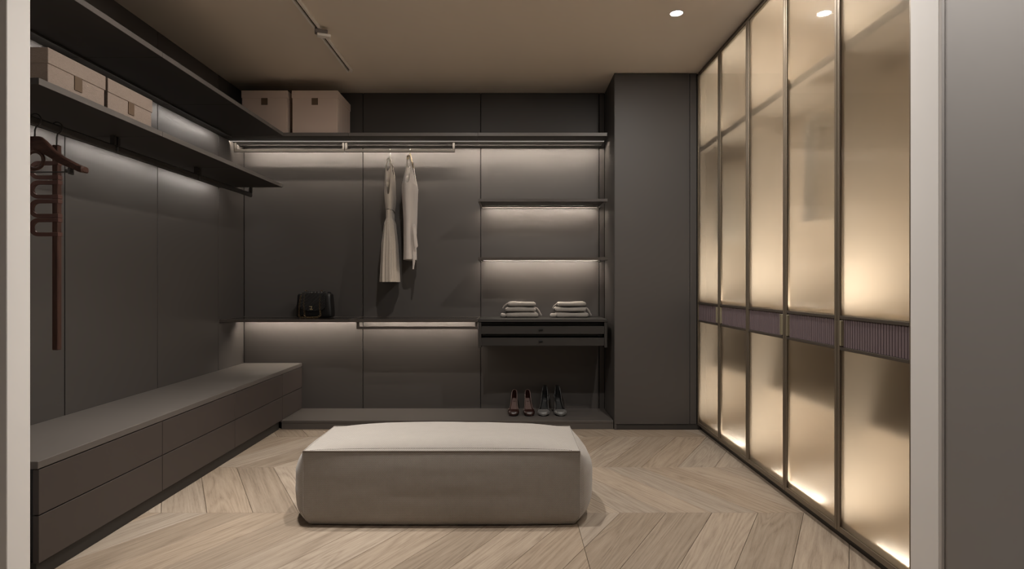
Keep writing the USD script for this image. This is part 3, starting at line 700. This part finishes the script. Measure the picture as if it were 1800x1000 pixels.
# sleeveless linen dress
DX = -.979
dr = thing('dress', 'sleeveless beige linen dress with belted waist and flared skirt on a white hanger', 'dress', (DX, RY, 1.122), 6, None)
zz = lambda v: px_z(v, RY) - 1.122
hanger_parts(dr, 'hanger_white', 2.185 - 1.122, zz(274), .165, .050)
rise = lambda z, z0, z1, top, p=.5: top * min(1, max(0, (z - z0) / (z1 - z0))) ** p
fold_ = lambda T, Z: .08 * np.sin(5 * T + 1)
dtop = [(zz(287), .010, .148), (zz(291), .018, .156), (zz(300), .029, .160), (zz(325), .037, .168), (zz(347), .040, .175)]
part('bodice', sleeveless([(zz(347), .040, .175), (zz(358), .038, .168), (zz(372), .030, .150)], dtop, zz(347), lambda z: rise(z, zz(347), zz(300), .52), (zz(312), lambda z: rise(z, zz(312), zz(294), .62)), (zz(300), lambda z: rise(z, zz(300), zz(292), .62)), fold_, 3), 'linen', dr, smooth=50, local=True)
part('waistband', garment([(zz(371), .029, .148), (zz(388), .030, .148)], lambda z: 0, lambda z: 0, nz=12, seed=4, wob=.001), 'linen', dr, smooth=50, local=True)
rows = [(zz(387), .031, .148), (zz(393), .042, .155), (zz(430), .056, .175), (zz(495.5), .068, .200)]
part('skirt', garment(rows, lambda z: 0, lambda z: 0, lambda T, Z: (.12 * np.sin(9 * T) + .05 * np.sin(17 * T + 2)) * np.clip((zz(388) - Z) / .25 + .25, .15, 1), nt=200, seed=5), 'linen', dr, smooth=50, local=True)
part('seam_line', tube([(.031 * math.sin(q), .149 * math.cos(q), zz(371.5)) for q in np.linspace(0, 2 * np.pi, 60, endpoint=False)], .003, 6, closed=True), 'knit_dark', dr, smooth=60, local=True)
def strap(t, mat, rows, ha, na, w):
    """rolled piece that carries the panels over the hanger arm"""
    z0, a, b = rows[0]
    for s_ in (-1, 1):
        y = s_ * b * math.cos((ha + math.pi / 2 - na) / 2) ** .9
        part('shoulder_strap', rolled(y, a, z0, w), mat, t, smooth=60, local=True)
def rolled(y, a, z0, w):
    q = np.linspace(0, math.pi, 14)
    return grid_mesh(np.stack([np.stack([np.cos(q) * (a + .002), np.full(14, y + dy), z0 - .004 + np.sin(q) * .012], -1) for dy in np.linspace(-w, w, 7)]), thick=-.003)
strap(dr, 'linen', dtop, .52, .62, .026)
# sleeveless taupe top
tp = thing('sleeveless_top', 'sleeveless taupe tunic top with hanging side ties on a pale wooden hanger', 'top', (-.8166, RY, 1.20), 2.8, None)
zz2 = lambda v: px_z(v, RY) - 1.20
hanger_parts(tp, 'hanger_pale', 2.185 - 1.20, zz2(271), .170, .050)
ttop = [(zz2(281), .010, .150), (zz2(286), .016, .165), (zz2(300), .027, .185), (zz2(315), .042, .205), (zz2(329), .058, .212)]
fold_ = lambda T, Z: .05 * np.sin(3 * T + .6)
part('body_panel', sleeveless([(zz2(329), .058, .212), (zz2(345), .056, .208), (zz2(370), .050, .190), (zz2(410), .045, .172), (zz2(457), .047, .160)], ttop, zz2(329), lambda z: rise(z, zz2(329), zz2(292), .60, .4), (zz2(328), lambda z: rise(z, zz2(328), zz2(286), .60, .9)), (zz2(294), lambda z: rise(z, zz2(294), zz2(285), .60)), fold_, 8, .005), 'crepe', tp, smooth=50, local=True)
strap(tp, 'crepe', ttop, .60, .60, .018)
def ribbon(pts, w, thick=.002, mat='crepe'):
    p = np.array(pts, float); q = np.linspace(0, len(p) - 1, 26)
    c = np.stack([np.interp(q, range(len(p)), p[:, k]) for k in range(3)], 1)
    ww = np.interp(q, range(len(p)), w)
    tw = np.sin(q * 1.3) * .5
    d = np.stack([np.cos(tw), np.sin(tw), 0 * tw], 1)
    P = np.stack([c - d * ww[:, None], c, c + d * ww[:, None]], 1); P[:, 1, 1] -= .004
    return grid_mesh(P, thick=thick)
part('side_tie', ribbon([(.044, -.180, zz2(397)), (.056, -.178, zz2(412)), (.066, -.175, zz2(435)), (.054, -.17, zz2(442))], [.004, .013, .014, .003]), 'crepe', tp, smooth=50, local=True)
part('side_tie', ribbon([(.055, -.150, zz2(397)), (.052, -.15, zz2(420)), (.050, -.150, zz2(450)), (.040, -.15, zz2(474))], [.004, .010, .012, .006]), 'crepe', tp, smooth=50, local=True)
# blurred clothes inside the wardrobe
for (y, lab, w) in ((2.80, 'pale garment hanging behind the frosted glass of the middle wardrobe', .13), (4.02, 'pale garment hanging behind the frosted glass of the far wardrobe', .12)):
    g = thing('hanging_garment', lab, 'garment', (1.60, y, 1.05), 84, group='clothes behind the glass')
    gr = [(.90, .018, .08), (.85, .05, .145), (.6, .06, .14), (.36, .065, .145)]
    hanger_parts(g, 'hanger_pale', .980, .925, .135, .05)
    part('cloth', garment(gr, lambda z: 0, lambda z: 0, lambda T, Z: .08 * np.sin(7 * T), nt=60, nz=40, seed=11), 'pale_cloth', g, smooth=50, local=True)

# ------------------------------------------------------------------ handbag
def rbox(w, d, h, r, n=24, taper=0., bulge=0.):
    """rounded box standing on z = 0"""
    m = trimesh.creation.box((1, 1, 1)); m = m.subdivide_loop(0) if False else m
    for _ in range(4): m = m.subdivide()
    v = np.array(m.vertices) * 2
    s = np.array([w, d, h]) / 2
    q = v * s; inner = np.clip(q, -(s - r), s - r); dlt = q - inner
    L = np.linalg.norm(dlt, axis=1, keepdims=True); q = np.where(L > 1e-9, inner + dlt / np.maximum(L, 1e-9) * r * (np.abs(dlt).max(1, keepdims=True) / r).clip(0, 1) ** 0, q)
    z = q[:, 2] / h + .5
    q[:, 0] *= 1 - taper * z; q[:, 1] *= (1 - taper * z) * (1 + bulge * np.sin(np.pi * z))
    q[:, 2] += h / 2
    return trimesh.Trimesh(q, m.faces, process=False)
hb = thing('handbag', 'small black quilted flap handbag with chain straps on the low shelf', 'handbag', (-1.592, 4.615, .8335), 0)
part('body', rbox(.290, .105, .196, .020, taper=.085, bulge=.12), 'leather_black', hb, smooth=50, local=True)
# quilted flap: padded diagonal cushions
nu, nv = 90, 70
U, V = np.meshgrid(np.linspace(0, 1, nu), np.linspace(0, 1, nv), indexing='ij')
xx = (U - .5) * .20 * (1 - .10 * (1 - V))
arc = V * .175
zf = np.where(arc < .030, .200 - 0 * arc, .200 - (arc - .030)); yf = np.where(arc < .030, -.020 - arc, -.050 - (arc - .03) * .10)
rnd = 1 - .0 * U
low = .030 * (np.abs(2 * U - 1) ** 3)
zf = zf + np.where(arc >= .03, low * (V - .2), 0)
q1 = np.abs(np.sin((xx + arc) / .026 * np.pi)); q2 = np.abs(np.sin((xx - arc) / .026 * np.pi))
pad = .0060 * np.minimum(q1, 1) ** .5 * 1
yy = yf - np.where(arc < .03, 0, pad); zf = zf + np.where(arc < .03, pad, 0)
part('flap', grid_mesh(np.stack([xx, yy, zf], -1), thick=.005), 'leather_black', hb, smooth=40, local=True)
part('clasp', J(B(-.028, -.003, -.076, -.071, .088, .093, .001), B(-.012, -.006, -.076, -.071, .068, .092, .001), B(-.020, .002, -.076, -.071, .064, .069, .001), B(-.022, -.012, -.076, -.071, .064, .074, .001)), 'brass', hb, local=True)
def chain(pts, link=.0095, wire=.0017):
    p = np.array(pts, float); d = np.r_[0, np.cumsum(np.linalg.norm(np.diff(p, axis=0), axis=1))]
    n = int(d[-1] / (link * 1.35)); out = []
    for i in range(n):
        s = (i + .5) * d[-1] / n; c = np.array([np.interp(s, d, p[:, k]) for k in range(3)])
        s2 = min(s + .004, d[-1]); e = np.array([np.interp(s2, d, p[:, k]) for k in range(3)]); s1 = max(s - .004, 0); b = np.array([np.interp(s1, d, p[:, k]) for k in range(3)])
        t = e - b; t /= np.linalg.norm(t) + 1e-9
        ref = np.array([0, -1., 0]) if i % 2 else np.array([.8, -.5, .3]); s_ = np.cross(t, ref); s_ /= np.linalg.norm(s_) + 1e-9
        a = np.arange(10) * 2 * np.pi / 10
        out.append(tube(c + np.cos(a)[:, None] * t * link + np.sin(a)[:, None] * s_ * link * .6, wire, 5, closed=True))
    return J(*out)
for xo, lab in ((-.066, 0), (.060, 1)):
    part('chain_strap', chain([(xo - .004, .0, .214), (xo - .004, -.03, .217), (xo, -.058, .19), (xo - .004, -.070, .10), (xo + .004, -.078, .02)]), 'chain', hb, local=True)
part('chain_strap', chain([(-.062, -.078, .02), (-.05, -.09, .005), (0, -.098, .004), (.045, -.09, .005), (.064, -.078, .02)]), 'chain', hb, local=True)
part('chain_strap', chain([(-.088, -.03, .205), (-.100, -.058, .17), (-.108, -.070, .09), (-.108, -.078, .02), (-.095, -.088, .005), (-.06, -.095, .004)]), 'chain', hb, local=True)
part('top_ring', J(tube([(.095, 0, .19), (.104, -.01, .203), (.112, 0, .206), (.118, .01, .195), (.112, .01, .188)], .006, 8)), 'shoe_black', hb, smooth=60, local=True)

# ------------------------------------------------------------------ folded knitwear
def folded(w, d, h, seed, fold=0.):
    """soft folded garment: rounded slab, front edge rolled, uneven top"""
    m = rbox(w, d, h, h * .47); v = np.array(m.vertices)
    n = meshkit.fbm(v * np.array([14, 14, 30]) + seed * 3.1, 3, seed) - .5
    top = np.clip(v[:, 2] / h, 0, 1)
    v[:, 2] += top * (.006 * n + .0025 * np.sin(v[:, 0] * 22 + seed) - .004)
    v[:, 1] += .008 * (meshkit.fbm(v * 18 + seed, 2, seed + 4) - .5)
    v[:, 2] = np.maximum(v[:, 2], 0)
    return trimesh.Trimesh(v, m.faces, process=False)
def sleeve(pts, r): return tube(pts, r, 10)
SW = [(.262, .20, .0455, 'bottom'), (.248, .19, .0420, 'middle'), (.226, .185, .0410, 'top')]
zs = [.8335, .8335 + .0462, .8335 + .0890]
for st, (cx, name) in enumerate(((.078, 'left'), (.479, 'right'))):
    for k, (w, d, h, pos) in enumerate(SW):
        off = (.003, -.010, .002)[k] + (.003 if st else 0)
        t = thing('folded_sweater', 'folded greige sweater, %s one of the %s stack on the floating drawers' % (pos, name), 'sweater', (cx + off, 4.655, zs[k]), 0, 'folded sweaters on the drawer unit')
        m = folded(w, d, h - .001, 3 * st + k + 1)
        if k: m.vertices[:, 2] += 0
        part('folded_body', m, 'knit', t, smooth=50, local=True)
        if k == 0:
            s = folded(.052, .10, .036, 9 + st); s.apply_translation((-w / 2 - .018, -.035, .0005)); part('sleeve', s, 'knit', t, smooth=50, local=True)
        s0, s1 = -w / 2 + .004, w / 2 - .004
        if k == 1:
            part('sleeve', sleeve([(s1 - .01, -.06, .035), (s1 + .014, -.06, .024), (s1 + .028, -.055, .006), (s1 + .038, -.05, -.012), (s1 + .046, -.05, -.028), (s1 + .044, -.04, -.036)], [.008, .009, .008, .007, .009, .006]), 'knit', t, smooth=60, local=True)
            part('cuff', sleeve([(s0 + .012, -.055, .009), (s0 - .004, -.05, .012), (s0 - .006, -.045, .022), (s0 + .012, -.04, .036)], .006), 'knit_dark', t, smooth=60, local=True)
        if k == 2:
            part('sleeve', sleeve([(s0 + .01, -.05, .028), (s0 - .012, -.05, .020), (s0 - .034, -.048, .004), (s0 - .046, -.045, -.016)], [.006, .007, .006, .004]), 'knit', t, smooth=60, local=True)

# ------------------------------------------------------------------ shoes (toe to the viewer, local -y)
def shoe(t, L, W, heel, counter, throat, mat, inner, trim, pointed=.0):
    ns, nt = 60, 41
    s = np.sin(np.linspace(0, 1, ns) * np.pi / 2) ** .9          # 0 heel .. 1 toe, rings crowd at the toe
    y = .5 * L - s * L
    sole = heel * np.clip(1 - s / .66, 0, 1) ** 1.25 * (1 - .0 * s)
    sole = np.where(s < .12, heel * (1 - (.12 / .66)) ** 1.25 + (heel - heel * (1 - .12 / .66) ** 1.25) * .25 * (1 - s / .12), sole)
    tip = np.sqrt(np.clip(1 - np.clip((s - .80) / .20, 0, 1) ** 2.2, 0, 1))
    hw = np.interp(s, [0, .04, .12, .3, .5, .68, .80, 1], [.0, .17, .25, .29, .36, .47, .475, .475]) * W * tip
    up = np.interp(s, [0, .06, .15, .35, .55, throat, .82, .93, 1], [counter, counter * .98, counter * .86, .040, .034, .040, .044, .040, .036]) * (.15 + .85 * tip)
    close = np.clip((s - (throat - .05)) / .07, 0, 1)
    close = close * close * (3 - 2 * close)
    tt = np.linspace(-1, 1, nt)
    P = np.zeros((ns, nt, 3))
    for i in range(ns):
        w, u = hw[i], up[i]
        a = tt * math.pi / 2                            # open section: from rim down round to rim
        for j, q in enumerate(tt):
            # outline of the closed section, angle from bottom centre; open rim ends at +-open_ang
            ang = q * (math.pi * (.62 + .38 * close[i]))
            cx, cz = math.sin(ang), -math.cos(ang)
            x = np.sign(cx) * abs(cx) ** .75 * w * (1 if cz < 0 else 1 - .22 * cz * (1 - close[i]))
            z = u * (np.sign(cz) * abs(cz) ** .8 * .5 + .5) if close[i] > .5 else u * min(1, max(0, (cz + 1) / (1 - math.cos(math.pi * .62)))) ** 1.7
            P[i, j] = (x, y[i], sole[i] + .004 + z)
    part('upper', grid_mesh(P, thick=-.0024), mat, t, smooth=50, local=True)
    Q = np.stack([np.stack([np.linspace(-1, 1, 9) * max(hw[i] * .84, .001), np.full(9, y[i]), np.full(9, sole[i] + .0125)], -1) for i in range(2, ns - 3)])
    part('insole', grid_mesh(Q, thick=.002), inner, t, smooth=50, local=True)
    Q = np.stack([np.stack([np.linspace(-1, 1, 9) * max(hw[i] * .82, .001), np.full(9, y[i]), np.full(9, sole[i] + .0035)], -1) for i in range(0, ns)])
    part('sole', grid_mesh(Q, thick=.0034), 'shoe_black', t, smooth=50, local=True)
    if trim:
        iu = [i for i in range(ns) if close[i] < .3]
        l = [P[i, 0] for i in iu]; r = [P[i, -1] for i in iu]
        part('trim', tube(np.array(l[::-1] + r), .0016, 6), trim, t, smooth=60, local=True)
    hs = [(0, .5 * L - .030, sole[4] + .003), (0, .5 * L - .022, sole[4] * .7), (0, .5 * L - .018, sole[4] * .35), (0, .5 * L - .017, 0)]
    part('heel', tube(hs, [.022, .012, .007, .0065], 12), mat, t, smooth=60, local=True)
    return P, sole
ZP = .066
yc = 4.565
pumps = []
for i, (x, side) in enumerate(((.0152, 'left'), (.1320, 'right'))):
    t = thing('pump', 'dark wine red high-heeled pump, %s shoe of the pair on the plinth' % side, 'shoe', (x, yc, ZP), (-3, 3)[i], 'wine red pumps')
    shoe(t, .225, .094, .115, .070, .74, 'shoe_wine', 'shoe_insole', 'shoe_trim')
for i, (x, side) in enumerate(((.2580, 'left'), (.3790, 'right'))):
    t = thing('heeled_shoe', 'black and grey high-heeled shoe with tall heel counter, %s shoe of the pair' % side, 'shoe', (x, yc, ZP), (-7, 4)[i], 'black and grey heels')
    P, sole = shoe(t, .225, .098, .118, .105, .74, 'shoe_grey', 'shoe_black', None)
    sx = 1 if i == 0 else -1
    part('ankle_strap', tube([(sx * .030, .02, .135), (sx * .040, .0, .150), (sx * .043, -.01, .135), (sx * .036, -.015, .105)], [.004, .008, .008, .004], 8), 'shoe_black', t, smooth=60, local=True)
    part('lining', grid_mesh(np.array([[P[k, j] * np.array([.93, 1, 1]) + [0, -.003, .002] for j in (0, 3, 8, 14, 20, 26, 32, 37, 40)] for k in range(0, 30)]), thick=.001), 'shoe_black', t, smooth=50, local=True)
